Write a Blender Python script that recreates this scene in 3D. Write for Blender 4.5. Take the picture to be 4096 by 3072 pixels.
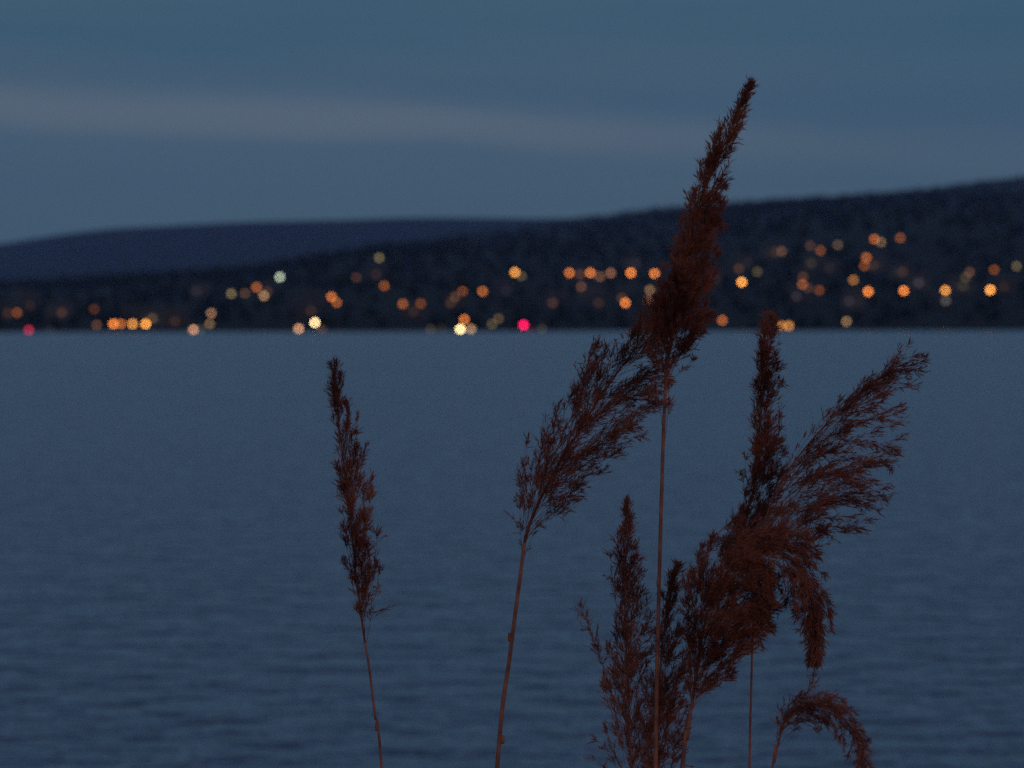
import bpy, math, random
import numpy as np
from mathutils import Vector, Matrix, noise as mnoise

for o in list(bpy.data.objects):
    bpy.data.objects.remove(o)
sc = bpy.context.scene
C = sc.collection
R = math.radians

# ------------------------------------------------------------------ camera
F = 4096 * 45 / 17.3          # focal length in photo pixels
EYE = Vector((0, 0, 2.4))
HORIZON = 1297                # photo row of the true horizon
cam_d = bpy.data.cameras.new('camera')
cam = bpy.data.objects.new('camera', cam_d)
C.objects.link(cam)
cam_d.sensor_width = 17.3
cam_d.lens = 45
cam_d.clip_start = 0.05
cam_d.clip_end = 60000
pitch = math.atan((1536 - HORIZON) / F)
ROLL = R(0.11)
CM = Matrix.Rotation(R(90) - pitch, 3, 'X') @ Matrix.Rotation(-ROLL, 3, 'Z')
cam.matrix_world = Matrix.Translation(EYE) @ CM.to_4x4()
cam_d.dof.use_dof = True
cam_d.dof.focus_distance = 2.75
cam_d.dof.aperture_fstop = 4.05
cam_d.dof.aperture_blades = 0
sc.camera = cam

# ------------------------------------------------------------------ colour
sc.view_settings.view_transform = 'Standard'
sc.view_settings.look = 'None'
sc.view_settings.gamma = 1
sc.view_settings.use_curve_mapping = False
EXPOSURE = 0.0
sc.view_settings.exposure = EXPOSURE

# ------------------------------------------------------------------ sky
SUN_EL, SUN_ROT = R(1.0), R(200)
world = bpy.data.worlds.new('World')
sc.world = world
world.use_nodes = True
wt = world.node_tree
wn, wl = wt.nodes, wt.links
wn.clear()
def N(nt, typ, **kw):
    n = nt.nodes.new(typ)
    for k, v in kw.items():
        if k == 'ins':
            for a, b in v.items():
                n.inputs[a].default_value = b
        else:
            setattr(n, k, v)
    return n
out = N(wt, 'ShaderNodeOutputWorld')
bg = N(wt, 'ShaderNodeBackground')
wl.new(bg.outputs[0], out.inputs[0])
sky = N(wt, 'ShaderNodeTexSky', sky_type='NISHITA', sun_disc=False, sun_elevation=SUN_EL,
        sun_rotation=SUN_ROT, altitude=400, air_density=1.0, dust_density=0.6, ozone_density=3.0)
tc = N(wt, 'ShaderNodeTexCoord')
sep = N(wt, 'ShaderNodeSeparateXYZ'); wl.new(tc.outputs['Generated'], sep.inputs[0])
# tint of the dusk sky: a ramp over elevation
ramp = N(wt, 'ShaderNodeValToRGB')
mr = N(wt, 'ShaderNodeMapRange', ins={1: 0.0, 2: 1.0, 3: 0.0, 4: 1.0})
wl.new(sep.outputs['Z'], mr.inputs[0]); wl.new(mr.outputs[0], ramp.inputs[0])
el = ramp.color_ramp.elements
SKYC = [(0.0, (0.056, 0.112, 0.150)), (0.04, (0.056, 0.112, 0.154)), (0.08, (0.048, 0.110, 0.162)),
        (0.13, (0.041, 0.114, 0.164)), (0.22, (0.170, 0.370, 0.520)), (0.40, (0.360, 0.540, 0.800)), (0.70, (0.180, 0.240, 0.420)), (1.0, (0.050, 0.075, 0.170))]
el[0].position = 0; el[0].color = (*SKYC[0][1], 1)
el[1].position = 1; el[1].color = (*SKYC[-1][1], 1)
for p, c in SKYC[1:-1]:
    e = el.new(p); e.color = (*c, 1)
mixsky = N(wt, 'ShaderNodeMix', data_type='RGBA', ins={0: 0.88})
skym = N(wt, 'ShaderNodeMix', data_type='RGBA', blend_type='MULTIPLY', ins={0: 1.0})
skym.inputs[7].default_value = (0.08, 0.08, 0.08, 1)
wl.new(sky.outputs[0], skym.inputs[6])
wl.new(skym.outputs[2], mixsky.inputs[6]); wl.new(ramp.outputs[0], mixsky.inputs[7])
# thin stretched cloud bands, slightly tilted
mp = N(wt, 'ShaderNodeMapping'); mp.inputs['Scale'].default_value = (2.2, 1.0, 34)
mp.inputs['Rotation'].default_value = (0, R(3.2), 0)
mp.inputs['Location'].default_value = (0.35, 0, 0.1)
wl.new(tc.outputs['Generated'], mp.inputs[0])
nz = N(wt, 'ShaderNodeTexNoise', ins={'Scale': 1.0, 'Detail': 3.0, 'Roughness': 0.45})
wl.new(mp.outputs[0], nz.inputs['Vector'])
cr = N(wt, 'ShaderNodeMapRange', interpolation_type='SMOOTHSTEP', ins={1: 0.42, 2: 0.68, 3: 0.0, 4: 0.28})
wl.new(nz.outputs[0], cr.inputs[0])
# the one long grey-violet band crossing the picture: centred 4.5 deg up on the left, falling to the right
ln = N(wt, 'ShaderNodeVectorMath', operation='DOT_PRODUCT'); ln.inputs[1].default_value = (0.058, 0.0, 1.0)
wl.new(tc.outputs['Generated'], ln.inputs[0])
nz2 = N(wt, 'ShaderNodeTexNoise', ins={'Scale': 5.0, 'Detail': 2.0})
mp2 = N(wt, 'ShaderNodeMapping'); mp2.inputs['Scale'].default_value = (1, 1, 4)
wl.new(tc.outputs['Generated'], mp2.inputs[0]); wl.new(mp2.outputs[0], nz2.inputs['Vector'])
ad = N(wt, 'ShaderNodeMath', operation='MULTIPLY_ADD', ins={1: 0.022, 2: -0.0105})
wl.new(nz2.outputs[0], ad.inputs[0])
ad2 = N(wt, 'ShaderNodeMath', operation='ADD'); wl.new(ln.outputs['Value'], ad2.inputs[0]); wl.new(ad.outputs[0], ad2.inputs[1])
bramp = N(wt, 'ShaderNodeValToRGB')
b = N(wt, 'ShaderNodeMapRange', ins={1: 0.0, 2: 0.16, 3: 0.0, 4: 1.0})
wl.new(ad2.outputs[0], b.inputs[0]); wl.new(b.outputs[0], bramp.inputs[0])
be = bramp.color_ramp.elements
be[0].position = 0.0; be[0].color = (0.0,) * 3 + (1,)
be[1].position = 1.0; be[1].color = (0.0,) * 3 + (1,)
for p, v in ((0.28, 0.05), (0.385, 0.16), (0.43, 0.62), (0.465, 0.66), (0.515, 0.20), (0.62, 0.0)):
    e = be.new(p); e.color = (v, v, v, 1)
mx = N(wt, 'ShaderNodeMath', operation='MAXIMUM'); wl.new(cr.outputs[0], mx.inputs[0]); wl.new(bramp.outputs[0], mx.inputs[1])
mixc = N(wt, 'ShaderNodeMix', data_type='RGBA')
mixc.inputs[7].default_value = (0.140, 0.168, 0.185, 1)
fx = N(wt, 'ShaderNodeMapRange', interpolation_type='SMOOTHSTEP', ins={1: -0.06, 2: 0.18, 3: 1.0, 4: 0.3})
wl.new(sep.outputs['X'], fx.inputs[0])
fm = N(wt, 'ShaderNodeMath', operation='MULTIPLY'); wl.new(mx.outputs[0], fm.inputs[0]); wl.new(fx.outputs[0], fm.inputs[1])
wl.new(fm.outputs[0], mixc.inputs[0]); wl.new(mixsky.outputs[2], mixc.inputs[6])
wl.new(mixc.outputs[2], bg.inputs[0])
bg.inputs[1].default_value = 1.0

# last warm afterglow, low behind the camera and to its right
sd = bpy.data.lights.new('sun', 'SUN'); sd.energy = 0.30; sd.angle = R(14); sd.color = (1.0, 0.50, 0.34)
sun = bpy.data.objects.new('sun', sd); C.objects.link(sun)
sun.rotation_euler = (R(72), 0, R(24))

sc.cycles.use_adaptive_sampling = False
sc.cycles.use_denoising = False      # a dusk exposure keeps its grain
sc.cycles.sample_clamp_indirect = 0.35
sc.cycles.max_bounces = 5
sc.cycles.diffuse_bounces = 2
sc.cycles.glossy_bounces = 2
sc.cycles.volume_bounces = 0
sc.cycles.caustics_reflective = False
sc.cycles.caustics_refractive = False

# ------------------------------------------------------------------ helpers
def ray(px, py):
    """direction through a photo pixel, scaled so that its world y is 1"""
    d = CM @ Vector(((px - 2048) / F, -(py - 1536) / F, -1))
    return d / d.y
def P(px, py, dist):
    return EYE + ray(px, py) * dist

def mesh_obj(name, verts, faces, mat, parent=None, smooth=False):
    me = bpy.data.meshes.new(name)
    me.from_pydata([tuple(v) for v in verts], [], faces)
    me.materials.append(mat)
    if smooth:
        me.polygons.foreach_set('use_smooth', [True] * len(me.polygons))
    me.update()
    o = bpy.data.objects.new(name, me)
    C.objects.link(o)
    if parent is not None:
        o.parent = parent
        o.matrix_parent_inverse = Matrix.Identity(4)
        o.location = (0, 0, 0)
    return o
def empty(name, loc, label, cat, group=None):
    o = bpy.data.objects.new(name, None)
    C.objects.link(o)
    o.location = loc
    o.empty_display_size = 0.1
    o['label'] = label; o['category'] = cat
    if group: o['group'] = group
    return o

class MB:
    def __init__(s, origin=(0, 0, 0)): s.v = []; s.f = []; s.o = Vector(origin)
    def tube(s, pts, rad, seg=6, cap=True):
        n0 = len(s.v)
        for i, p in enumerate(pts):
            a = pts[max(i - 1, 0)]; b_ = pts[min(i + 1, len(pts) - 1)]
            t = (b_ - a).normalized()
            x = t.cross(Vector((0, 1, 0.01))).normalized(); y = t.cross(x)
            for k in range(seg):
                an = 2 * math.pi * k / seg
                s.v.append(p - s.o + (x * math.cos(an) + y * math.sin(an)) * rad[i])
        for i in range(len(pts) - 1):
            for k in range(seg):
                k2 = (k + 1) % seg
                s.f.append((n0 + i * seg + k, n0 + i * seg + k2, n0 + (i + 1) * seg + k2, n0 + (i + 1) * seg + k))
        if cap:
            s.f.append(tuple(n0 + k for k in range(seg))[::-1])
            e = n0 + (len(pts) - 1) * seg
            s.f.append(tuple(e + k for k in range(seg)))
    def box(s, c, h):
        n = len(s.v); c = Vector(c)
        for dz in (-1, 1):
            for dx, dy in ((-1, -1), (1, -1), (1, 1), (-1, 1)):
                s.v.append(c + Vector((dx * h[0], dy * h[1], dz * h[2])))
        s.f += [(n, n+3, n+2, n+1), (n+4, n+5, n+6, n+7), (n, n+1, n+5, n+4), (n+1, n+2, n+6, n+5), (n+2, n+3, n+7, n+6), (n+3, n, n+4, n+7)]
    def ellipsoid(s, c, r, seg=12, rings=7):
        n = len(s.v); c = Vector(c)
        for i in range(1, rings):
            th = math.pi * i / rings
            for k in range(seg):
                a = 2 * math.pi * k / seg
                s.v.append(c + Vector((r[0] * math.sin(th) * math.cos(a), r[1] * math.sin(th) * math.sin(a), r[2] * math.cos(th))))
        top = len(s.v); s.v.append(c + Vector((0, 0, r[2]))); s.v.append(c - Vector((0, 0, r[2])))
        for i in range(rings - 2):
            for k in range(seg):
                k2 = (k + 1) % seg
                s.f.append((n + i*seg + k, n + (i+1)*seg + k, n + (i+1)*seg + k2, n + i*seg + k2))
        for k in range(seg):
            k2 = (k + 1) % seg
            s.f.append((top, n + k, n + k2)); e = n + (rings - 2) * seg
            s.f.append((top + 1, e + k2, e + k))
    def build(s, name, mat, parent=None, smooth=False):
        return mesh_obj(name, s.v, s.f, mat, parent, smooth)

def mat(name, col, rough=0.8, noise_scale=None, col2=None, spec=0.3, trans=0.0):
    m = bpy.data.materials.new(name); m.use_nodes = True
    nt = m.node_tree; p = nt.nodes['Principled BSDF']
    p.inputs['Base Color'].default_value = (*col, 1)
    p.inputs['Roughness'].default_value = rough
    p.inputs['Specular IOR Level'].default_value = spec
    if noise_scale:
        t = N(nt, 'ShaderNodeTexCoord')
        n = N(nt, 'ShaderNodeTexNoise', ins={'Scale': noise_scale, 'Detail': 5.0})
        nt.links.new(t.outputs['Object'], n.inputs['Vector'])
        mr_ = N(nt, 'ShaderNodeMapRange', ins={1: 0.35, 2: 0.65})
        nt.links.new(n.outputs[0], mr_.inputs[0])
        mi = N(nt, 'ShaderNodeMix', data_type='RGBA')
        mi.inputs[6].default_value = (*col, 1); mi.inputs[7].default_value = (*col2, 1)
        nt.links.new(mr_.outputs[0], mi.inputs[0]); nt.links.new(mi.outputs[2], p.inputs['Base Color'])
    return m

# ------------------------------------------------------------------ water
SHORE = 900.0
wm = mat('lake_water', (0.052, 0.086, 0.140), 0.20, spec=0.5)
nt = wm.node_tree; p = nt.nodes['Principled BSDF']; p.inputs['IOR'].default_value = 1.333
t = N(nt, 'ShaderNodeTexCoord')
def noise_of(scale, sx, sy, detail, rot=0.0):
    m_ = N(nt, 'ShaderNodeMapping'); m_.inputs['Scale'].default_value = (sx, sy, 1)
    m_.inputs['Rotation'].default_value = (0, 0, rot)
    nt.links.new(t.outputs['Object'], m_.inputs[0])
    n_ = N(nt, 'ShaderNodeTexNoise', ins={'Scale': scale, 'Detail': detail, 'Roughness': 0.55})
    nt.links.new(m_.outputs[0], n_.inputs['Vector'])
    return n_
n1 = noise_of(1.0, 1.8, 2.3, 2.5, R(5))
n2 = noise_of(1.0, 6.0, 9.0, 2.0, R(-6))
b1 = N(nt, 'ShaderNodeBump', ins={'Strength': 1.0, 'Distance': 1.0})
b2 = N(nt, 'ShaderNodeBump', ins={'Strength': 1.0, 'Distance': 0.03})
nt.links.new(n1.outputs[0], b1.inputs['Height']); nt.links.new(n2.outputs[0], b2.inputs['Height'])
nt.links.new(b1.outputs[0], b2.inputs['Normal']); nt.links.new(b2.outputs[0], p.inputs['Normal'])
n3 = noise_of(1.0, 0.012, 0.045, 3.0)     # gust patches roughen the surface
g = N(nt, 'ShaderNodeMapRange', ins={1: 0.35, 2: 0.65, 3: 0.24, 4: 0.34})
nt.links.new(n3.outputs[0], g.inputs[0]); nt.links.new(g.outputs[0], p.inputs['Roughness'])
w = mesh_obj('water', [(-6000, -300, 0), (6000, -300, 0), (6000, 1200, 0), (-6000, 1200, 0)], [(0, 1, 2, 3)], wm)
w['kind'] = 'structure'

# ------------------------------------------------------------------ terrain
def lerp_tab(tab, x):
    if x <= tab[0][0]: return tab[0][1]
    for (x0, y0), (x1, y1) in zip(tab, tab[1:]):
        if x <= x1:
            k = (x - x0) / (x1 - x0)
            return y0 + (y1 - y0) * k
    return tab[-1][1]
NEAR = [(-2500, 1230), (0, 1140), (1000, 1080), (1500, 1005), (2000, 925), (2400, 864), (2600, 838), (2800, 820), (3000, 803),
        (3400, 785), (3700, 760), (3900, 736), (4096, 716), (4600, 690), (6500, 640)]
FAR = [(-2500, 1090), (-600, 1020), (0, 980), (250, 940), (460, 915), (740, 898), (1000, 886), (1300, 878), (1650, 868), (2130, 872),
       (2400, 866), (2700, 880), (4096, 930), (6500, 1000)]
SLOPE = [(-2500, 1215), (0, 1192), (700, 1152), (1000, 1128), (1300, 1078), (1500, 1040), (1900, 1078), (2600, 1078), (2900, 1015),
         (3200, 975), (3700, 948), (4096, 1000), (6500, 1010)]
R1, R2, R3 = 1350.0, 3400.0, 5000.0
def elev(row, r): return EYE.z + (HORIZON - row) / F * r
def fbm(x, y, s, o=4): return mnoise.fractal(Vector((x / s, y / s, 3.7)), 1.0, 2.0, o)
def terrain(x, y):
    u = 2048 + x / max(y, 1) * F
    if y < R1:
        return (elev(lerp_tab(SLOPE, u), R1) - 0.3) * (y - SHORE) / (R1 - SHORE) + 0.3 if y > SHORE else (y - SHORE) * 0.15 + 0.3
    z1 = elev(lerp_tab(SLOPE, u), R1)
    z2 = elev(lerp_tab(NEAR, u) , R2)
    if y <= R2:
        k = (y - R1) / (R2 - R1)
        z = z1 + (z2 - z1) * (k ** 0.9)
        return z + fbm(x, y, 500) * 3 * min(1, k * 4)
    k = min(1, (y - R2) / 1500)
    zf = elev(lerp_tab(FAR, u) , R3)
    if y <= R3:
        k2 = (y - R2) / (R3 - R2)
        valley = min(z2, zf) * 0.55
        z = z2 * (1 - min(1, k2 * 2.2)) + valley * min(1, k2 * 2.2) if k2 < 0.4545 else valley + (zf - valley) * ((k2 - 0.4545) / 0.5455)
        return z + fbm(x, y, 700) * 4
    return zf - (y - R3) * 0.08 + fbm(x, y, 700) * 4
ys = [SHORE - 12, SHORE - 4, SHORE, SHORE + 6] + list(np.linspace(SHORE + 20, R1, 22)) + list(np.linspace(R1 + 60, R2, 34)) + \
     list(np.linspace(R2 + 100, R3, 26)) + [R3 + 200, R3 + 600, R3 + 1200]
us = np.linspace(-0.55, 0.55, 221)
V = []; Fc = []
for y in ys:
    for u in us:
        V.append((u * y, y, terrain(u * y, y)))
nu = len(us)
for j in range(len(ys) - 1):
    for i in range(nu - 1):
        a = j * nu + i
        Fc.append((a, a + 1, a + nu + 1, a + nu))
hm = mat('hill_ground', (0.008, 0.009, 0.008), 1.0, 0.006, (0.012, 0.012, 0.010), spec=0.05)
hill = mesh_obj('hill', V, Fc, hm, smooth=True); hill['kind'] = 'structure'

# near bank the camera and the reeds stand on, below the frame
bm_ = mat('bank_soil', (0.05, 0.04, 0.025), 1.0, 3.0, (0.09, 0.08, 0.04))
V = []; Fc = []
bx = np.linspace(-14, 14, 57); by = np.linspace(-8, 5.2, 34)
for y in by:
    for x in bx:
        z = 0.80 - 0.9 * max(0.0, min(1.0, (y - 0.8) / 4.0)) ** 1.2 + 0.04 * mnoise.noise(Vector((x * 1.3, y * 1.3, 0)))
        V.append((x, y, z))
for j in range(len(by) - 1):
    for i in range(len(bx) - 1):
        a = j * len(bx) + i
        Fc.append((a, a + 1, a + len(bx) + 1, a + len(bx)))
bank = mesh_obj('ground', V, Fc, bm_, smooth=True); bank['kind'] = 'structure'
def bank_z(x, y): return 0.80 - 0.9 * max(0.0, min(1.0, (y - 0.8) / 4.0)) ** 1.2

# ------------------------------------------------------------------ lights on the far shore
# o orange, y amber, w cream, k olive, b brown, p peach, g green white, r red, m pink, t tan, v violet grey, e pale grey
COL = dict(o=(0.90, 0.24, 0.04), y=(1.0, 0.38, 0.07), w=(1.0, 0.72, 0.34), k=(0.55, 0.42, 0.18), b=(0.62, 0.27, 0.13), p=(0.92, 0.45, 0.22),
           g=(0.62, 0.72, 0.50), r=(0.95, 0.03, 0.10), m=(1.0, 0.008, 0.11), t=(0.78, 0.45, 0.20), v=(0.45, 0.36, 0.46), e=(0.55, 0.50, 0.45))
LIGHTS = [
 # crop, x, y, colour, brightness, kind, label
 (1, 50, 715, 'b', .17, 'H', 'faint brown window light at the far left edge, above the red quay light'),
 (1, 108, 712, 'o', .34, 'L', 'dull orange lamp above the red quay light near the left edge'),
 (1, 182, 828, 'r', .50, 'B', 'crimson red light low on the waterline at the left edge'),
 (1, 130, 620, 'v', .10, 'H', 'barely lit violet window, highest light at the left edge'),
 (1, 190, 665, 'b', .12, 'H', 'barely lit brown window right of the dull orange lamp at the left edge'),
 (1, 390, 710, 'b', .20, 'H', 'lone faint brown window between the left edge lights and the red brown pair'),
 (1, 320, 842, 'e', .10, 'Q', 'faint grey quay light on the waterline right of the crimson one'),
 (1, 595, 690, 'o', .22, 'L', 'dark red orange lamp above the brown one, left of the amber row'),
 (1, 612, 790, 'b', .30, 'L', 'brown orange lamp low at the shore, left of the amber row'),
 (1, 716, 783, 'o', .88, 'L', 'bright orange lamp, leftmost of the four in the amber shore row'),
 (1, 764, 783, 'o', .55, 'L', 'duller orange lamp overlapping the leftmost one of the amber shore row'),
 (1, 838, 783, 'y', .72, 'L', 'amber lamp, third from left in the amber shore row'),
 (1, 921, 783, 'y', .95, 'L', 'brightest amber lamp at the right end of the amber shore row'),
 (1, 850, 742, 'k', .26, 'H', 'dim olive window just above the third lamp of the amber row'),
 (1, 925, 745, 'k', .20, 'H', 'dim olive window directly above the right end of the amber row'),
 (1, 962, 748, 't', .24, 'H', 'dim tan window just right of the right end of the amber row'),
 (1, 1070, 740, 'v', .12, 'H', 'barely lit violet window right of the amber row'),
 (1, 1105, 765, 'b', .16, 'H', 'barely lit brown window left of the peach quay lamp'),
 (1, 1222, 824, 'p', .62, 'Q', 'peach quay lamp on the waterline below the stacked tan pair'),
 (1, 1268, 832, 'e', .20, 'Q', 'faint grey quay lamp just right of the peach one below the tan pair'),
 (1, 1335, 715, 'p', .42, 'L', 'upper lamp of the stacked tan pair right of the amber row'),
 (1, 1325, 782, 't', .36, 'L', 'lower lamp of the stacked tan pair right of the amber row'),
 (1, 1240, 575, 'v', .12, 'H', 'barely lit violet window left of the olive hillside lamp'),
 (1, 1462, 592, 'k', .42, 'L', 'olive yellow lamp at the left end of the hillside cluster below the greenish white lamp'),
 (1, 1548, 590, 'b', .28, 'L', 'brown lamp between the olive one and the orange one of the hillside cluster'),
 (1, 1622, 552, 'o', .48, 'L', 'orange lamp at the top of the hillside cluster below the greenish white lamp'),
 (1, 1667, 605, 't', .50, 'L', 'tan orange lamp at the lower right of the hillside cluster'),
 (1, 1690, 580, 'b', .22, 'H', 'dim brown window behind the tan lamp of the hillside cluster'),
 (1, 1768, 487, 'g', .66, 'L', 'greenish white lamp standing alone and high on the left hillside'),
 (1, 1888, 813, 'p', .62, 'Q', 'peach quay lamp just left of the brilliant yellow white one'),
 (1, 1990, 775, 'w', 1.15, 'L', 'brilliant yellow white lamp with orange rim on the left shore'),
 (1, 2035, 822, 'b', .22, 'Q', 'faint brown quay lamp below right of the brilliant yellow white one'),
 (1, 2095, 612, 'o', .62, 'L', 'orange lamp, left one of the overlapping pair above the brilliant yellow white lamp'),
 (1, 2128, 648, 'o', .46, 'L', 'orange lamp, lower right one of the overlapping pair above the yellow white lamp'),
 (1, 2005, 640, 'b', .22, 'H', 'dim brown window left of the overlapping orange pair'),
 (1, 1965, 700, 'b', .16, 'H', 'very dim brown window straight above the brilliant yellow white lamp'),
 (2, 185, 365, 'k', .38, 'L', 'olive yellow lamp standing alone, highest light left of the picture centre'),
 (2, 40, 490, 'b', .22, 'L', 'dim brown lamp left of the lone orange brown one, below the high olive lamp'),
 (2, 165, 470, 'b', .14, 'H', 'very dim brown window between the high olive lamp and the orange brown lamp'),
 (2, 216, 542, 'o', .40, 'L', 'orange brown lamp straight below the high olive lamp'),
 (2, 333, 657, 'o', .45, 'L', 'orange lamp, left one of the wide pair above the olive quay light'),
 (2, 447, 655, 'o', .32, 'L', 'red brown lamp, right one of the wide pair above the olive quay light'),
 (2, 400, 705, 'b', .15, 'H', 'very dim brown window between and below the wide orange pair'),
 (2, 712, 580, 'o', .42, 'L', 'orange brown lamp at the top of the smudged trail left of centre'),
 (2, 665, 612, 'b', .28, 'L', 'brown lamp in the middle of the smudged trail left of centre'),
 (2, 635, 650, 'b', .20, 'H', 'dim brown window at the lower end of the smudged trail left of centre'),
 (2, 838, 577, 'o', .55, 'L', 'orange lamp standing alone right of the smudged trail'),
 (2, 722, 755, 'o', .68, 'L', 'orange lamp right above the cream white quay lamp'),
 (2, 697, 820, 'w', 1.25, 'Q', 'brightest cream white quay lamp on the waterline left of centre'),
 (2, 765, 818, 't', .56, 'Q', 'tan quay lamp touching the right side of the cream white one'),
 (2, 510, 820, 'k', .20, 'Q', 'faint olive quay lamp left of the cream white one'),
 (2, 580, 812, 'k', .11, 'Q', 'barely visible olive quay lamp nearest left of the cream white one'),
 (2, 897, 785, 'k', .28, 'Q', 'olive green quay lamp between the cream white and the pink light'),
 (2, 938, 750, 't', .26, 'L', 'dim tan lamp above right of the olive green quay lamp'),
 (2, 1097, 790, 'm', 1.0, 'B', 'vivid pink red light at the shore in the picture centre'),
 (2, 1140, 832, 'r', .12, 'Q', 'faint red quay lamp just right below the vivid pink light'),
 (2, 1215, 820, 'k', .18, 'Q', 'faint olive quay lamp right of the vivid pink light'),
 (2, 1042, 457, 'y', .80, 'L', 'bright amber lamp, leftmost of the high orange row, above the pink light'),
 (2, 1082, 480, 'k', .30, 'L', 'dim olive lamp tucked behind the right side of the leftmost high amber lamp'),
 (2, 1387, 460, 'o', .66, 'L', 'orange lamp, second bright one from left in the high row'),
 (2, 1455, 470, 'b', .24, 'H', 'dim brown window between the second and third bright lamps of the high row'),
 (2, 1520, 460, 'o', .72, 'L', 'orange lamp, third bright one from left in the high row'),
 (2, 1580, 485, 'b', .36, 'L', 'brown lamp hanging lower between two lamps of the high row'),
 (2, 1648, 462, 'b', .46, 'L', 'dull brown orange lamp, fourth in the high row'),
 (2, 1775, 460, 'o', .88, 'L', 'bright orange lamp, second from the right end of the high row'),
 (2, 1925, 465, 'o', .80, 'L', 'orange lamp at the right end of the high row beside the tall reed'),
 (2, 1805, 400, 'v', .10, 'H', 'barely lit violet window just above the high row near its right end'),
 (2, 1462, 548, 'b', .32, 'L', 'brown lamp, upper one of the overlapping pair below the high row'),
 (2, 1487, 590, 'b', .22, 'H', 'dim brown window, lower one of the overlapping pair below the high row'),
 (2, 1280, 650, 'b', .22, 'H', 'lone dim brown window right above the pink light'),
 (2, 1570, 650, 'b', .16, 'H', 'very dim brown window left of the low orange lamp under the high row'),
 (2, 1740, 650, 'o', .80, 'L', 'bright orange lamp standing alone under the high row'),
 (2, 1718, 620, 'b', .24, 'H', 'dim brown window peeping above the lone orange lamp under the high row'),
 (2, 1895, 568, 't', .38, 'L', 'tan lamp below the right end of the high row, beside the tall reed'),
 (2, 1888, 630, 'b', .40, 'L', 'brown orange lamp half veiled by the edge of the tall reed plume'),
 (2, 985, 570, 'v', .10, 'H', 'barely lit violet window right of the lone orange lamp near centre'),
 (3, 300, 762, 'o', .52, 'L', 'orange lamp at the shore touching the right edge of the tall reed'),
 (3, 423, 520, 'y', .98, 'L', 'large bright amber lamp right of the tall reed'),
 (3, 405, 435, 'b', .22, 'H', 'dim brown window straight above the large bright amber lamp'),
 (3, 455, 398, 'v', .12, 'H', 'barely lit violet window above the large bright amber lamp'),
 (3, 522, 455, 'k', .26, 'L', 'dim olive lamp up to the right of the large amber lamp'),
 (3, 262, 500, 'v', .12, 'H', 'barely lit violet window between the tall reed and the large amber lamp'),
 (3, 677, 325, 'b', .32, 'L', 'brown lamp, leftmost of the high lights on the right hillside'),
 (3, 637, 330, 'b', .16, 'H', 'very dim brown window beside the leftmost high lamp on the right hillside'),
 (3, 857, 290, 'b', .24, 'L', 'dim brown lamp left of the orange brown one high on the right hillside'),
 (3, 922, 320, 'o', .34, 'L', 'orange brown lamp between the dim brown and the tan high lamps'),
 (3, 1032, 285, 't', .26, 'L', 'dim tan lamp standing alone high on the right hillside'),
 (3, 862, 400, 'k', .15, 'H', 'very dim olive window below the high brown lamp of the right hillside'),
 (3, 812, 488, 'b', .24, 'H', 'dim brown window above the orange lamp left of the low violet light'),
 (3, 808, 535, 'o', .44, 'L', 'orange brown lamp, left one of the low group on the right hillside'),
 (3, 842, 557, 'b', .24, 'L', 'dim brown lamp in the middle of the low group on the right hillside'),
 (3, 914, 572, 'o', .30, 'L', 'red brown lamp, right one of the low group on the right hillside'),
 (3, 770, 610, 'v', .16, 'H', 'very dim violet window at the bottom of the low group'),
 (3, 1264, 248, 'o', .50, 'L', 'orange lamp at the very top of the right hillside, left of the tan one'),
 (3, 1306, 267, 't', .34, 'L', 'tan lamp overlapping the right side of the topmost orange lamp'),
 (3, 1428, 240, 'o', .36, 'L', 'red brown lamp, rightmost of the topmost lights on the right hillside'),
 (3, 1212, 365, 'o', .50, 'L', 'orange lamp below the topmost pair, upper one of a stacked pair'),
 (3, 1200, 417, 'o', .36, 'L', 'red orange lamp, lower one of the stacked pair below the topmost lights'),
 (3, 1258, 412, 'b', .16, 'H', 'very dim brown window right of the stacked orange pair'),
 (3, 1302, 390, 'b', .24, 'H', 'dim brown window furthest right of the stacked orange pair'),
 (3, 1131, 507, 'y', .44, 'L', 'olive gold lamp up left of the first bright orange lamp of the evenly spaced row'),
 (3, 1224, 580, 'o', .92, 'L', 'bright orange lamp, first of the four evenly spaced on the right'),
 (3, 1450, 575, 'o', .90, 'L', 'bright orange lamp, second of the four evenly spaced on the right'),
 (3, 1714, 574, 'y', .88, 'L', 'bright orange lamp, third of the four evenly spaced on the right'),
 (3, 1998, 570, 'y', 1.0, 'L', 'bright amber lamp, last of the four evenly spaced at the right edge'),
 (3, 1716, 638, 'e', .26, 'H', 'pale grey window right below the third of the four evenly spaced lamps'),
 (3, 1105, 640, 'v', .15, 'H', 'very dim violet window below the olive gold lamp'),
 (3, 980, 430, 'v', .11, 'H', 'barely lit violet window left of the stacked orange pair'),
 (3, 1440, 455, 'b', .18, 'H', 'very dim brown window above the second of the four evenly spaced lamps'),
 (3, 1545, 525, 'v', .19, 'H', 'dim violet window between the second and third of the four evenly spaced lamps'),
 (3, 1868, 457, 'b', .30, 'L', 'brown lamp, upper one of the trail between the third and last evenly spaced lamps'),
 (3, 1842, 490, 'k', .24, 'L', 'dim olive lamp in the trail between the third and last evenly spaced lamps'),
 (3, 1825, 545, 'k', .16, 'H', 'very dim olive window at the bottom of the trail beside the last evenly spaced lamp'),
 (3, 2023, 442, 'o', .34, 'L', 'red brown lamp straight above the last of the four evenly spaced lamps'),
 (3, 2165, 420, 'k', .34, 'L', 'olive lamp at the extreme right edge of the picture'),
 (3, 2085, 550, 'b', .13, 'H', 'very dim brown window right of the last evenly spaced lamp'),
 (3, 675, 798, 'y', .50, 'Q', 'gold quay lamp, left one of the touching pair beside the right reed'),
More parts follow.
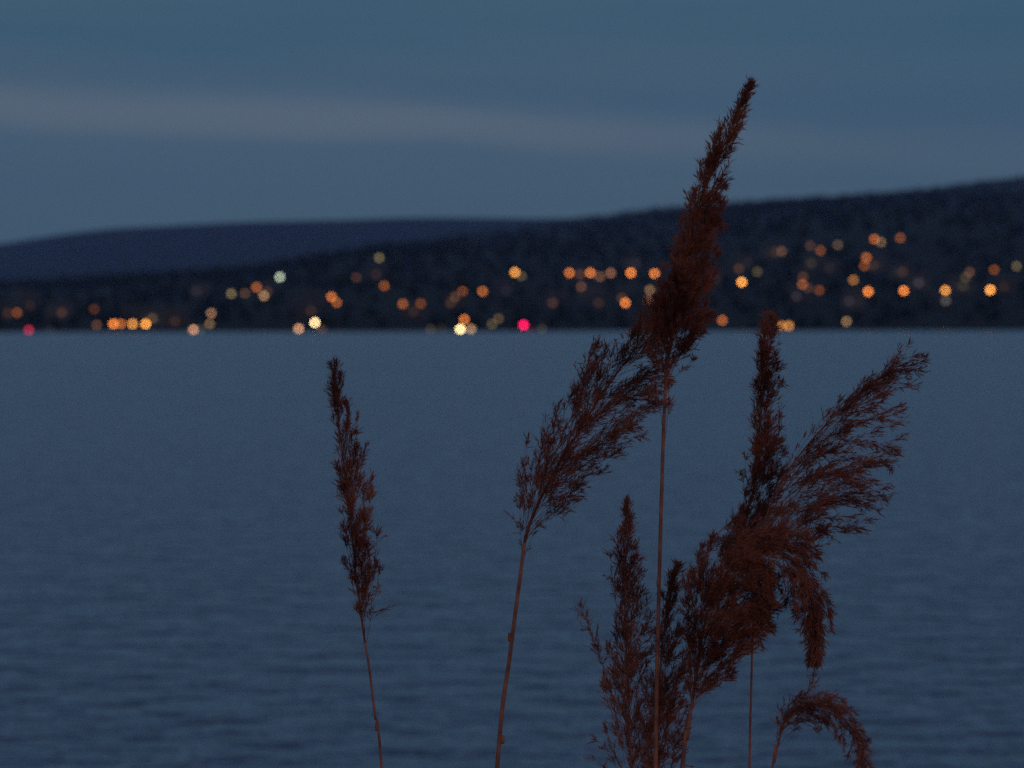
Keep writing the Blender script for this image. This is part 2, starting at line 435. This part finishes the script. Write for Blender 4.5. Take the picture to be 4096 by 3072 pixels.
 (3, 722, 797, 'y', .54, 'Q', 'gold quay lamp, right one of the touching pair beside the right reed'),
 (3, 1087, 770, 't', .44, 'L', 'tan lamp standing alone at the shore on the right'),
]
DISC = 45.0
metal = mat('painted_metal', (0.08, 0.08, 0.08), 0.5)
wall_m = [mat('render_pale', (0.08, 0.07, 0.06), 0.9), mat('render_grey', (0.035, 0.035, 0.04), 0.9), mat('render_tan', (0.045, 0.035, 0.03), 0.9)]
roof_m = mat('roof_tile', (0.03, 0.02, 0.016), 0.9)
LGAIN = 1.0
def emis(code, rgb, s):
    m = bpy.data.materials.new('lamp_light'); m.use_nodes = True
    nt_ = m.node_tree; nt_.nodes.clear()
    o_ = N(nt_, 'ShaderNodeOutputMaterial'); e_ = N(nt_, 'ShaderNodeEmission')
    e_.inputs[0].default_value = (*rgb, 1); e_.inputs[1].default_value = s
    nt_.links.new(e_.outputs[0], o_.inputs[0])
    return m
rng = random.Random(5)
lamp_rays = []
GN = {'L': 'street lamps on the far hillside', 'H': 'lit houses on the far hillside', 'Q': 'small lamps along the far quay', 'B': 'red beacons on the far shore'}
for crop, cx, cy, code, br, kind, label in LIGHTS:
    k = (1400 if crop < 3 else 1396) / 2212
    px = {1: 0, 2: 1400, 3: 2700}[crop] + cx * k
    py = 800 + cy * k
    d = ray(px, py)
    want = {'L': 6.0, 'H': 2.6, 'Q': 1.0, 'B': 1.6}[kind]
    y = SHORE + 1.5
    while y < R1 - 5:                       # walk up the slope until the lamp stands on it at its height
        if EYE.z + d.z * y - terrain(d.x * y, y) <= want: break
        y += 1.0
    if y <= SHORE + 2: y = SHORE + 1.0
    pos = EYE + d * y
    gz = terrain(pos.x, y)
    h = max(pos.z - gz, 0.35)
    dia = 1.25 * y / SHORE if kind != 'H' else 1.3 * y / SHORE
    frac = (dia * F / y / DISC) ** 2 * (1.0 if kind != 'H' else 4 / math.pi * 0.9)
    val = br ** 1.6 if br > 0.6 else br ** 1.6 * (0.55 + 0.45 * br / 0.6)
    em = emis(code, COL[code], val / frac * LGAIN / 2 ** EXPOSURE)
    base = Vector((pos.x, y, gz))
    lamp_rays.append((d.x, d.z, y))
    if kind == 'H':
        t_ = empty('house', base, label, 'house', GN[kind])
        yo = 0.0
        W, D, Hh = rng.uniform(3.6, 5.0), 4.0, rng.uniform(2.8, 3.3)
        off = rng.uniform(-1.8, 1.8)
        wz = h
        m = MB(); m.box((off, D + 0.1, Hh / 2 + wz - want + 0.5), (W, D, Hh / 2 + 0.9)); m.build('wall', rng.choice(wall_m), t_)
        zt = Hh / 2 + wz - want + 0.5 + Hh / 2 + 0.9
        m = MB(); x0, x1 = off - W - 0.4, off + W + 0.4
        m.v = [Vector(v) for v in ((x0, -0.4, zt), (x1, -0.4, zt), (x1, 2 * D + 0.6, zt), (x0, 2 * D + 0.6, zt), (x0, D + 0.1, zt + 2.4), (x1, D + 0.1, zt + 2.4))]
        m.f = [(0, 3, 2, 1), (0, 1, 5, 4), (2, 3, 4, 5), (0, 4, 3), (1, 2, 5)]
        rf = m.build('roof', roof_m, t_)
        m = MB(); m.box((off + W * 0.5, D + 1.2, zt + 2.2), (0.3, 0.3, 0.9)); m.build('chimney', wall_m[1], rf)
        m = MB(); m.box((0, 0.06, wz), (dia / 2 + 0.08, 0.05, dia * 0.45 + 0.08)); wf = m.build('window', metal, t_)
        m = MB(); m.box((0, 0.0, wz), (dia / 2, 0.02, dia * 0.45)); m.build('pane', em, wf)
    else:
        nm = {'L': 'street_lamp', 'Q': 'quay_lamp', 'B': 'beacon'}[kind]
        t_ = empty(nm, base, label, {'L': 'street lamp', 'Q': 'quay lamp', 'B': 'beacon'}[kind], GN[kind])
        r0 = dia / 2
        if kind == 'L':
            m = MB(base); m.tube([base + Vector((0.9, 0.1, z)) for z in (-0.4, 0.5, h * 0.6, h + 0.35)], [0.14, 0.11, 0.09, 0.07], 8); m.build('pole', metal, t_)
            m = MB(base); m.tube([base + Vector(v) for v in ((0.9, 0.1, h + 0.36), (0.6, 0.06, h + 0.62), (0.2, 0.02, h + 0.66), (0, 0, h + r0 * 0.9))], [0.06] * 4, 6); m.build('arm', metal, t_)
            m = MB(); m.ellipsoid((0, 0, h), (r0, r0, r0 * 0.92)); m.build('lamp_globe', em, t_, True)
        else:
            m = MB(base); m.tube([base + Vector((0, 0, z)) for z in (-0.6, h - r0 * 0.8)], [0.1, 0.08], 8); m.build('post', metal, t_)
            m = MB(); m.ellipsoid((0, 0, h), (r0, r0, r0)); m.build('lamp_globe', em, t_, True)
            m = MB(base); m.tube([base + Vector((0, 0, h + r0 + 0.002)), base + Vector((0, 0, h + r0 + 0.1))], [0.22, 0.05], 8); m.build('cap', metal, t_)

# ------------------------------------------------------------------ woods on the hills, one mass
V = []; Fc = []
ico = []
ph = (1 + 5 ** 0.5) / 2
for a in (-1, 1):
    for b_ in (-ph, ph):
        ico += [Vector((0, a, b_)), Vector((a, b_, 0)), Vector((b_, 0, a))]
ico = [v.normalized() for v in ico]
icof = []
import itertools
for i, j, k in itertools.combinations(range(12), 3):
    if all((ico[a] - ico[b_]).length < 1.1 for a, b_ in ((i, j), (j, k), (i, k))):
        n_ = (ico[j] - ico[i]).cross(ico[k] - ico[i])
        icof.append((i, j, k) if n_.dot(ico[i]) > 0 else (i, k, j))
rng = random.Random(11)
cnt = 0
while cnt < 5200:
    zone = rng.random()
    if zone < 0.16: y = rng.uniform(SHORE + 4, R1)
    elif zone < 0.80: y = R1 + (R2 - 30 - R1) * rng.random() ** 0.8
    else: y = rng.uniform(R3 - 1500, R3 - 120)
    u = rng.uniform(-0.30, 0.30)
    x = u * y
    z = terrain(x, y)
    h = rng.uniform(4, 8) if zone < 0.8 else rng.uniform(6, 10)
    if y > 2300: h *= 0.6
    wd = h * rng.uniform(0.35, 0.55)
    if y < R1 + 60:
        h *= 0.6; wd *= 0.7
        top = (z + h * 1.05 - EYE.z) / y; hw = (wd + 1.5) / y
        bot = (z - EYE.z) / y
        if any(abs(lx - u) < hw and bot - 0.002 < lz < top + 0.001 and ly > y - 6 for lx, lz, ly in lamp_rays): continue
    n0 = len(V)
    for v in ico:
        s_ = rng.uniform(0.75, 1.2)
        V.append((x + v.x * wd * s_, y + v.y * wd * s_, z + h * 0.5 + v.z * h * 0.55 * s_))
    Fc += [(n0 + a, n0 + b_, n0 + c_) for a, b_, c_ in icof]
    cnt += 1
wood_m = mat('wood_foliage', (0.010, 0.012, 0.010), 1.0, 0.02, (0.012, 0.014, 0.011), spec=0.05)
wd_ = mesh_obj('woods', V, Fc, wood_m, smooth=True); wd_['kind'] = 'stuff'; wd_['label'] = 'dark woods covering the hills beyond the lake'; wd_['category'] = 'woods'

# ------------------------------------------------------------------ reeds
def reed_mat(name, c1, c2, sc_):
    m = mat(name, c1, 0.85, sc_, c2, spec=0.15)
    nt_ = m.node_tree; p_ = nt_.nodes['Principled BSDF']; o_ = nt_.nodes['Material Output']
    tr = N(nt_, 'ShaderNodeBsdfTranslucent'); mi = N(nt_, 'ShaderNodeMixShader', ins={0: 0.28})
    src = p_.inputs['Base Color'].links[0].from_socket
    nt_.links.new(src, tr.inputs[0])
    nt_.links.new(p_.outputs[0], mi.inputs[1]); nt_.links.new(tr.outputs[0], mi.inputs[2]); nt_.links.new(mi.outputs[0], o_.inputs[0])
    return m
plume_m = reed_mat('dry_plume', (0.135, 0.034, 0.024), (0.38, 0.115, 0.066), 14.0)
stem_m = mat('dry_stem', (0.17, 0.050, 0.032), 0.7, 60.0, (0.34, 0.110, 0.065), spec=0.3)

def catmull(pts, n):
    pts = [Vector(p_) for p_ in pts]
    ext = [pts[0] * 2 - pts[1]] + pts + [pts[-1] * 2 - pts[-2]]
    outp = []
    for i in range(1, len(ext) - 2):
        p0, p1, p2, p3 = ext[i-1:i+3]
        for k in range(n):
            t_ = k / n
            outp.append(0.5 * ((2 * p1) + (p2 - p0) * t_ + (2*p0 - 5*p1 + 4*p2 - p3) * t_*t_ + (3*p1 - p0 - 3*p2 + p3) * t_**3))
    outp.append(pts[-1])
    return outp
def tab3(tab, t_):
    if t_ <= tab[0][0]: return tab[0][1:]
    for a, b_ in zip(tab, tab[1:]):
        if t_ <= b_[0]:
            k = (t_ - a[0]) / (b_[0] - a[0])
            return tuple(a[i] + (b_[i] - a[i]) * k for i in range(1, len(a)))
    return tab[-1][1:]

class Spray(MB):
    """fine panicle geometry: hair thin branchlets, husks and silky hairs"""
    def strip(s, pts, w0, w1):
        # three sided hair-thin tube
        n0 = len(s.v)
        m_ = len(pts)
        for i, p_ in enumerate(pts):
            a = pts[max(i-1, 0)]; b_ = pts[min(i+1, m_-1)]
            t_ = (b_ - a)
            if t_.length < 1e-9: t_ = Vector((0, 0, 1))
            t_.normalize()
            x = t_.cross(Vector((0.1, 1, 0.05))).normalized(); y = t_.cross(x)
            w_ = w0 + (w1 - w0) * i / (m_ - 1)
            for k in range(3):
                an = 2.0944 * k
                s.v.append(p_ - s.o + (x * math.cos(an) + y * math.sin(an)) * w_)
        for i in range(m_ - 1):
            for k in range(3):
                k2 = (k + 1) % 3
                a = n0 + i * 3
                s.f.append((a + k, a + k2, a + 3 + k2, a + 3 + k))
    def husk(s, p_, d, ln_, wd, r_):
        ax = d.cross(Vector((r_.uniform(-1, 1), r_.uniform(-1, 1), r_.uniform(-1, 1))))
        if ax.length < 1e-6: return
        ax.normalize(); ay = d.cross(ax)
        for q in (ax, ay):
            n0 = len(s.v); b0 = p_ - s.o
            s.v += [b0, b0 + d * ln_ * 0.4 + q * wd, b0 + d * ln_, b0 + d * ln_ * 0.45 - q * wd]
            s.f.append((n0, n0+1, n0+2, n0+3))
    def hair(s, p_, d, ln_, wd):
        q = d.cross(Vector((0, 1, 0.2))).normalized()
        n0 = len(s.v); b0 = p_ - s.o
        s.v += [b0 - q * wd, b0 + q * wd, b0 + d * ln_]
        s.f.append((n0, n0+1, n0+2))

def jig(d, a, r_):
    v = Vector((r_.gauss(0, a), r_.gauss(0, a), r_.gauss(0, a)))
    return (d + v).normalized()

def branch(s, path, r_, dens=1.0, husk=1.0, spread=0.5, twig=0.22, mm=0.001):
    """path: list of Vectors; carries alternate twigs with husks"""
    L = sum((path[i+1] - path[i]).length for i in range(len(path)-1))
    s.strip(path, 0.32 * mm, 0.14 * mm)
    n = max(4, int(L / (3.9 * mm) * dens))
    st = r_.uniform(0.10, 0.45) if L > 0.05 else 0.08
    ncl = max(2, int(L / 0.021))
    cl = [(st + (1 - st) * (c_ + r_.random()) / ncl, r_.uniform(0.4, 1.3)) for c_ in range(ncl)] + [(0.93, 0.5)]
    for i in range(n):
        tcl, scl = r_.choice(cl)
        t_ = min(0.995, max(0.03, tcl + r_.gauss(0, 0.022)))
        f_ = min(t_, 0.999) * (len(path) - 1)
        j = int(f_); k = f_ - j
        p0 = path[j].lerp(path[j+1], k)
        d = (path[j+1] - path[j]).normalized()
        tl = (L * twig * (1.2 - t_) * r_.uniform(0.5, 1.5) + 4 * mm) * scl
        tl = min(tl, 0.034)
        td = jig(d, spread * 0.55, r_)
        seg = 3
        pts = [p0]
        for q in range(seg):
            td = (td * 0.85 + d * 0.12 + Vector((0, 0, -0.05)) + Vector((r_.gauss(0, .12), r_.gauss(0, .12), r_.gauss(0, .12)))).normalized()
            pts.append(pts[-1] + td * tl / seg)
        s.strip(pts, 0.16 * mm, 0.09 * mm)
        nh = max(1, int(tl / (3.3 * mm) * husk))
        for q in range(nh):
            ff = (0.25 + 0.75 * (q + r_.random()) / nh) * seg
            jj = min(int(ff), seg - 1)
            hp = pts[jj].lerp(pts[jj+1], min(ff - jj, 1))
            hd = jig((pts[jj+1] - pts[jj]).normalized(), 0.36, r_)
            s.husk(hp, hd, r_.uniform(5, 10.0) * mm, r_.uniform(0.30, 0.64) * mm, r_)
            for _ in range(2):
                s.hair(hp, jig(hd, 0.55, r_), r_.uniform(5, 11) * mm, 0.07 * mm)

def reed(label, dist, stem_px, rachis_px, widths, nb, dens=1.0, husk=1.0, length=0.32, stem_r=(0.0014, 0.0011), seed=1,
         extra=(), n_side=6, bow=0.25, lowbias=1.0, nodes_px=(), tmax=0.93, tilt=0.0, spread=0.5, twig=0.22):
    """stem_px runs from the picture's bottom to the plume base; rachis_px from there to the tip."""
    r_ = random.Random(seed)
    sp = [P(x, y, dist) for x, y in stem_px]
    # below the frame the stem carries on down to the bank
    d0 = (sp[0] - sp[1]).normalized()
    foot_y = dist
    low = sp[0] + Vector((d0.x * 0.5 / max(0.2, -d0.z) * 0.6, 0, -0.5))
    gz = bank_z(low.x, foot_y) - 0.03
    foot = Vector((low.x + d0.x * 0.25, foot_y, gz))
    root_ = empty('reed', foot, label, 'reed', 'dry reeds in front of the lake')
    o0 = foot
    lo = catmull([foot, (foot + low) * 0.5 + Vector((0.004, 0, 0)), low] + sp, 6)
    m = MB(o0)
    nn = len(lo)
    m.tube(lo, [stem_r[0] * 1.35 + (stem_r[1] - stem_r[0] * 1.35) * min(1.0, (i / (nn - 1)) ** 0.8) for i in range(nn)], 8)
    st = m.build('stem', stem_m, root_, True)
    for (nx, ny) in nodes_px:
        c_ = P(nx, ny, dist)
        m = MB(o0); rr = (stem_r[0] + stem_r[1]) * 0.5
        m.tube([c_ + Vector((0, 0, z)) for z in (-0.004, -0.0015, 0.0015, 0.005)], [rr * 1.0, rr * 1.16, rr * 1.14, rr * 1.0], 8)
        m.build('stem_node', stem_m, st, True)
    # rachis with a gentle bend in depth
    rp = catmull([Vector((x, y, 0)) for x, y in rachis_px], 10)
    seglen = [0]
    for a, b_ in zip(rp, rp[1:]): seglen.append(seglen[-1] + (b_ - a).length)
    T = seglen[-1]
    def at(t_):
        s_ = max(0, min(1, t_)) * T
        import bisect
        j = min(max(bisect.bisect_right(seglen, s_) - 1, 0), len(rp) - 2)
        k = (s_ - seglen[j]) / max(1e-6, seglen[j+1] - seglen[j])
        pt = rp[j].lerp(rp[j+1], k); tg = (rp[j+1] - rp[j]).normalized()
        return pt, tg
    S = dist / F
    def world(pt, dep): return P(pt.x, pt.y, dist + dep + tilt * (pt.y - rachis_px[0][1]) * S)
    s = Spray(o0)
    rach = [world(at(i / 40)[0], 0) for i in range(41)]
    s.tube(rach, [stem_r[1] * (1 - 0.85 * i / 40) for i in range(41)], 6)
    sides = []
    brs = []
    for b in range(nb):
        t0 = ((b + r_.random()) / nb) ** lowbias * tmax
        ln_ = length * r_.uniform(0.35, 1.1) * (1 - t0 * 0.55)
        t1 = min(t0 + ln_, 1.0 + 0.0)
        if t0 < 0.02 and r_.random() < 0.5: t0 = 0.0
        wl_, wr_ = tab3(widths, t1)
        uu = r_.uniform(-1, 1)
        uu = math.copysign(abs(uu) ** 0.8, uu)
        # choose side in proportion to width
        tot = wl_ + wr_
        lat = -wl_ + tot * (uu * 0.5 + 0.5)
        dep = math.sqrt(max(0, 1 - uu * uu)) * tot * 0.5 * r_.choice((-1, 1)) * S * r_.uniform(0.4, 1)
        brs.append((t0, t1, lat, dep, abs(lat)))
    brs_sorted = sorted(brs, key=lambda q: -q[4])
    side_set = set(id(q) for q in brs_sorted[:n_side])
    for q in brs:
        t0, t1, lat, dep, _ = q
        path = []
        M = 7
        wob = r_.uniform(-0.16, 0.16); ph1 = r_.uniform(0, 6)
        for i in range(M):
            k = i / (M - 1)
            pt, tg = at(t0 + (t1 - t0) * k)
            rt = Vector((-tg.y, tg.x, 0))
            e_ = k ** (0.75 + bow) if k > 0 else 0
            over = 0
            pt = pt + rt * (lat * e_ + math.sin(k * 3.1) * lat * wob + math.sin(k * 7 + ph1) * 5 * k)
            path.append(world(pt, dep * e_))
        tgt = s
        if id(q) in side_set:
            tgt = Spray(o0)
        branch(tgt, path, r_, dens, husk, spread, twig)
        if tgt is not s: sides.append(tgt)
    for ex in extra:
        pts = catmull([Vector((x, y, 0)) for x, y in ex], 3)
        path = [world(q_, 0.012 * math.sin(i)) for i, q_ in enumerate(pts)]
        tgt = Spray(o0); branch(tgt, path, r_, dens, husk, spread * 0.8, twig * 0.7); sides.append(tgt)
    pl = s.build('plume', plume_m, root_)
    for q in sides: q.build('side_branch', plume_m, pl)
    return root_

# 1 lone slim plume at the left
reed('slim upright reed plume standing alone left of the others', 2.75,
     [(1530, 3110), (1500, 2860), (1478, 2680), (1460, 2570)],
     [(1460, 2570), (1443, 2450), (1425, 2300), (1402, 2080), (1378, 1880), (1350, 1660), (1336, 1455)],
     [(0, 30, 30), (.12, 35, 60), (.28, 35, 100), (.45, 35, 125), (.6, 28, 115), (.75, 24, 90), (.86, 22, 60), (1, 10, 20)],
     88, dens=1.05, seed=3, nodes_px=[(1506, 2907)], length=0.34,
     extra=[[(1463, 2590), (1482, 2480), (1502, 2380), (1516, 2280)], [(1460, 2570), (1440, 2450), (1424, 2360)]])
# 2 tallest
reed('tallest reed, straight stem and long plume reaching above the hills', 2.70,
     [(2622, 3110), (2628, 2700), (2640, 2200), (2655, 1700), (2662, 1560)],
     [(2662, 1560), (2672, 1440), (2705, 1230), (2755, 980), (2810, 780), (2885, 610), (2955, 450), (3000, 335)],
     [(0, 15, 20), (.05, 40, 60), (.12, 95, 120), (.22, 135, 165), (.33, 110, 150), (.46, 62, 130), (.6, 45, 95), (.72, 60, 70), (.82, 50, 36), (.92, 26, 20), (1, 3, 3)],
     210, dens=1.2, husk=1.2, seed=7, stem_r=(0.0019, 0.0017), nodes_px=[(2634, 2330)], length=0.26, lowbias=1.15,
     extra=[[(2655, 1800), (2668, 1690), (2675, 1600), (2672, 1530)], [(2650, 1720), (2640, 1640), (2610, 1560), (2580, 1540)]])
# 3 leaning plume left of the tallest
reed('reed on slanting stem with wide plume leaning right against the tallest', 2.78,
     [(1985, 3110), (2040, 2620), (2075, 2350), (2098, 2170)],
     [(2098, 2170), (2125, 2080), (2200, 1920), (2330, 1700), (2470, 1490), (2610, 1300), (2720, 1160)],
     [(0, 30, 40), (.08, 90, 80), (.2, 125, 150), (.4, 150, 215), (.55, 155, 250), (.7, 140, 225), (.85, 90, 150), (1, 60, 80)],
     138, dens=1.0, husk=1.0, seed=12, stem_r=(0.0022, 0.0018), nodes_px=[(2010, 2960), (2040, 2550)], length=0.40, lowbias=1.0,
     extra=[[(2085, 2270), (2110, 2190), (2150, 2100)], [(2090, 2250), (2085, 2150), (2080, 2060), (2078, 1980)], [(2110, 2130), (2095, 2000), (2090, 1880), (2110, 1760)], [(2105, 2150), (2200, 2060), (2290, 1990), (2330, 1960)]])
# 4 narrow upright spike at the right
reed('narrow upright reed spike whose tip crosses the shoreline at the right', 2.82,
     [(2722, 3110), (2760, 2850), (2800, 2640), (2850, 2440)],
     [(2850, 2440), (2905, 2290), (2965, 2130), (3015, 1950), (3035, 1750), (3045, 1500), (3066, 1262)],
     [(0, 50, 90), (.2, 60, 170), (.35, 45, 190), (.45, 34, 150), (.55, 30, 120), (.66, 26, 85), (.8, 24, 72), (.92, 20, 55), (1, 10, 22)],
     165, dens=1.15, husk=1.1, seed=21, length=0.27,
     extra=[[(2940, 2200), (2920, 2160), (2915, 2100)], [(2990, 2030), (2975, 1930), (2985, 1830)]])
# 5 fanned plume sweeping right
reed('reed with loose fan of feathery branches sweeping out to the right', 2.72,
     [(2998, 3110), (3004, 2800), (3012, 2500), (3022, 2330)],
     [(3022, 2330), (3040, 2180), (3085, 2010), (3175, 1850), (3310, 1690), (3450, 1560), (3600, 1462), (3700, 1432)],
     [(0, 60, 70), (.12, 95, 170), (.24, 70, 300), (.36, 48, 380), (.5, 42, 390), (.65, 42, 330), (.78, 42, 250), (.88, 42, 150), (.95, 32, 80), (1, 18, 25)],
     84, dens=0.85, husk=0.9, seed=31, length=0.46, stem_r=(0.0012, 0.0010), tmax=0.80, lowbias=1.0, bow=0.1, twig=0.2,
     extra=[[(3060, 2150), (3150, 2010), (3300, 1920), (3500, 1860), (3565, 1880)], [(3050, 2180), (3180, 2060), (3340, 2000), (3490, 2030)],
            [(3045, 2200), (3120, 2110), (3220, 2080), (3300, 2130)], [(3080, 2080), (3200, 1930), (3360, 1850), (3540, 1800)],
            [(3200, 1830), (3400, 1620), (3560, 1450), (3640, 1370)]])
# 6 heavy drooping plume
reed('reed with dense heavy plume arching right and drooping to a tail', 2.66,
     [(2728, 3110), (2748, 2960), (2765, 2840)],
     [(2765, 2840), (2792, 2650), (2835, 2440), (2930, 2260), (3070, 2200), (3190, 2270), (3250, 2420), (3262, 2560), (3250, 2650)],
     [(0, 30, 50), (.1, 50, 130), (.2, 70, 210), (.3, 90, 260), (.42, 160, 260), (.56, 165, 235), (.68, 125, 220), (.78, 85, 140), (.88, 55, 70), (1, 25, 25)],
     290, dens=1.2, husk=1.15, seed=41, length=0.27, stem_r=(0.0019, 0.0016), n_side=8,
     extra=[[(2800, 2560), (2900, 2480), (3000, 2480), (3045, 2570)], [(3290, 2380), (3320, 2450), (3325, 2530)], [(2960, 2300), (3000, 2420), (3040, 2480), (3085, 2500)]])
# 7 upright pointed plume low centre
reed('pointed upright reed plume in front of the tallest stem, cut by the lower edge', 2.74,
     [(2535, 3420), (2530, 3300), (2528, 3220)],
     [(2528, 3220), (2520, 2950), (2508, 2650), (2497, 2350), (2507, 2010)],
     [(0, 60, 90), (.12, 95, 190), (.3, 105, 200), (.48, 90, 180), (.6, 62, 150), (.72, 34, 75), (.88, 32, 48), (1, 6, 8)],
     140, dens=1.0, seed=51, length=0.30,
     extra=[[(2470, 2900), (2430, 2720), (2370, 2540), (2318, 2405)], [(2490, 3150), (2440, 3010), (2380, 2960)], [(2480, 2500), (2455, 2350), (2440, 2210)],
            [(2495, 3190), (2430, 3080), (2370, 3030)]])
# 8 shorter plume beside it
reed('short reed plume rising just right of the tallest stem', 2.84,
     [(2650, 3420), (2645, 3330), (2640, 3260)],
     [(2640, 3260), (2632, 3000), (2640, 2700), (2665, 2450), (2710, 2260)],
     [(0, 70, 70), (.2, 110, 120), (.42, 90, 130), (.58, 60, 145), (.7, 32, 110), (.82, 30, 40), (1, 8, 8)],
     104, dens=1.05, seed=61, length=0.34, extra=[[(2665, 2700), (2720, 2520), (2770, 2420)], [(2650, 2900), (2710, 2700), (2790, 2540)]])
# 9 small arching plume bottom right
reed('small arching reed plume at the bottom right, bowed over like a hook', 3.05,
     [(3085, 3130), (3098, 3050), (3110, 2990)],
     [(3110, 2990), (3135, 2900), (3195, 2835), (3290, 2820), (3370, 2870), (3425, 2950), (3455, 3040), (3475, 3150)],
     [(0, 10, 20), (.15, 30, 55), (.3, 55, 85), (.45, 55, 95), (.6, 50, 80), (.75, 40, 70), (.9, 45, 50), (1, 30, 30)],
     125, dens=1.1, seed=71, length=0.30, extra=[[(3180, 2850), (3215, 2790), (3245, 2740), (3255, 2700)]])

# ------------------------------------------------------------------ evening haze
hz = bpy.data.materials.new('evening_haze'); hz.use_nodes = True
nt = hz.node_tree; nt.nodes.clear()
o_ = N(nt, 'ShaderNodeOutputMaterial'); v_ = N(nt, 'ShaderNodeVolumePrincipled')
v_.inputs['Color'].default_value = (0.38, 0.56, 1.0, 1); v_.inputs['Density'].default_value = 0.00005
nt.links.new(v_.outputs[0], o_.inputs['Volume'])
m = MB(); m.box((0, 3400, 300), (8000, 3600, 301.2)); h_ = m.build('haze', hz); h_['kind'] = 'stuff'
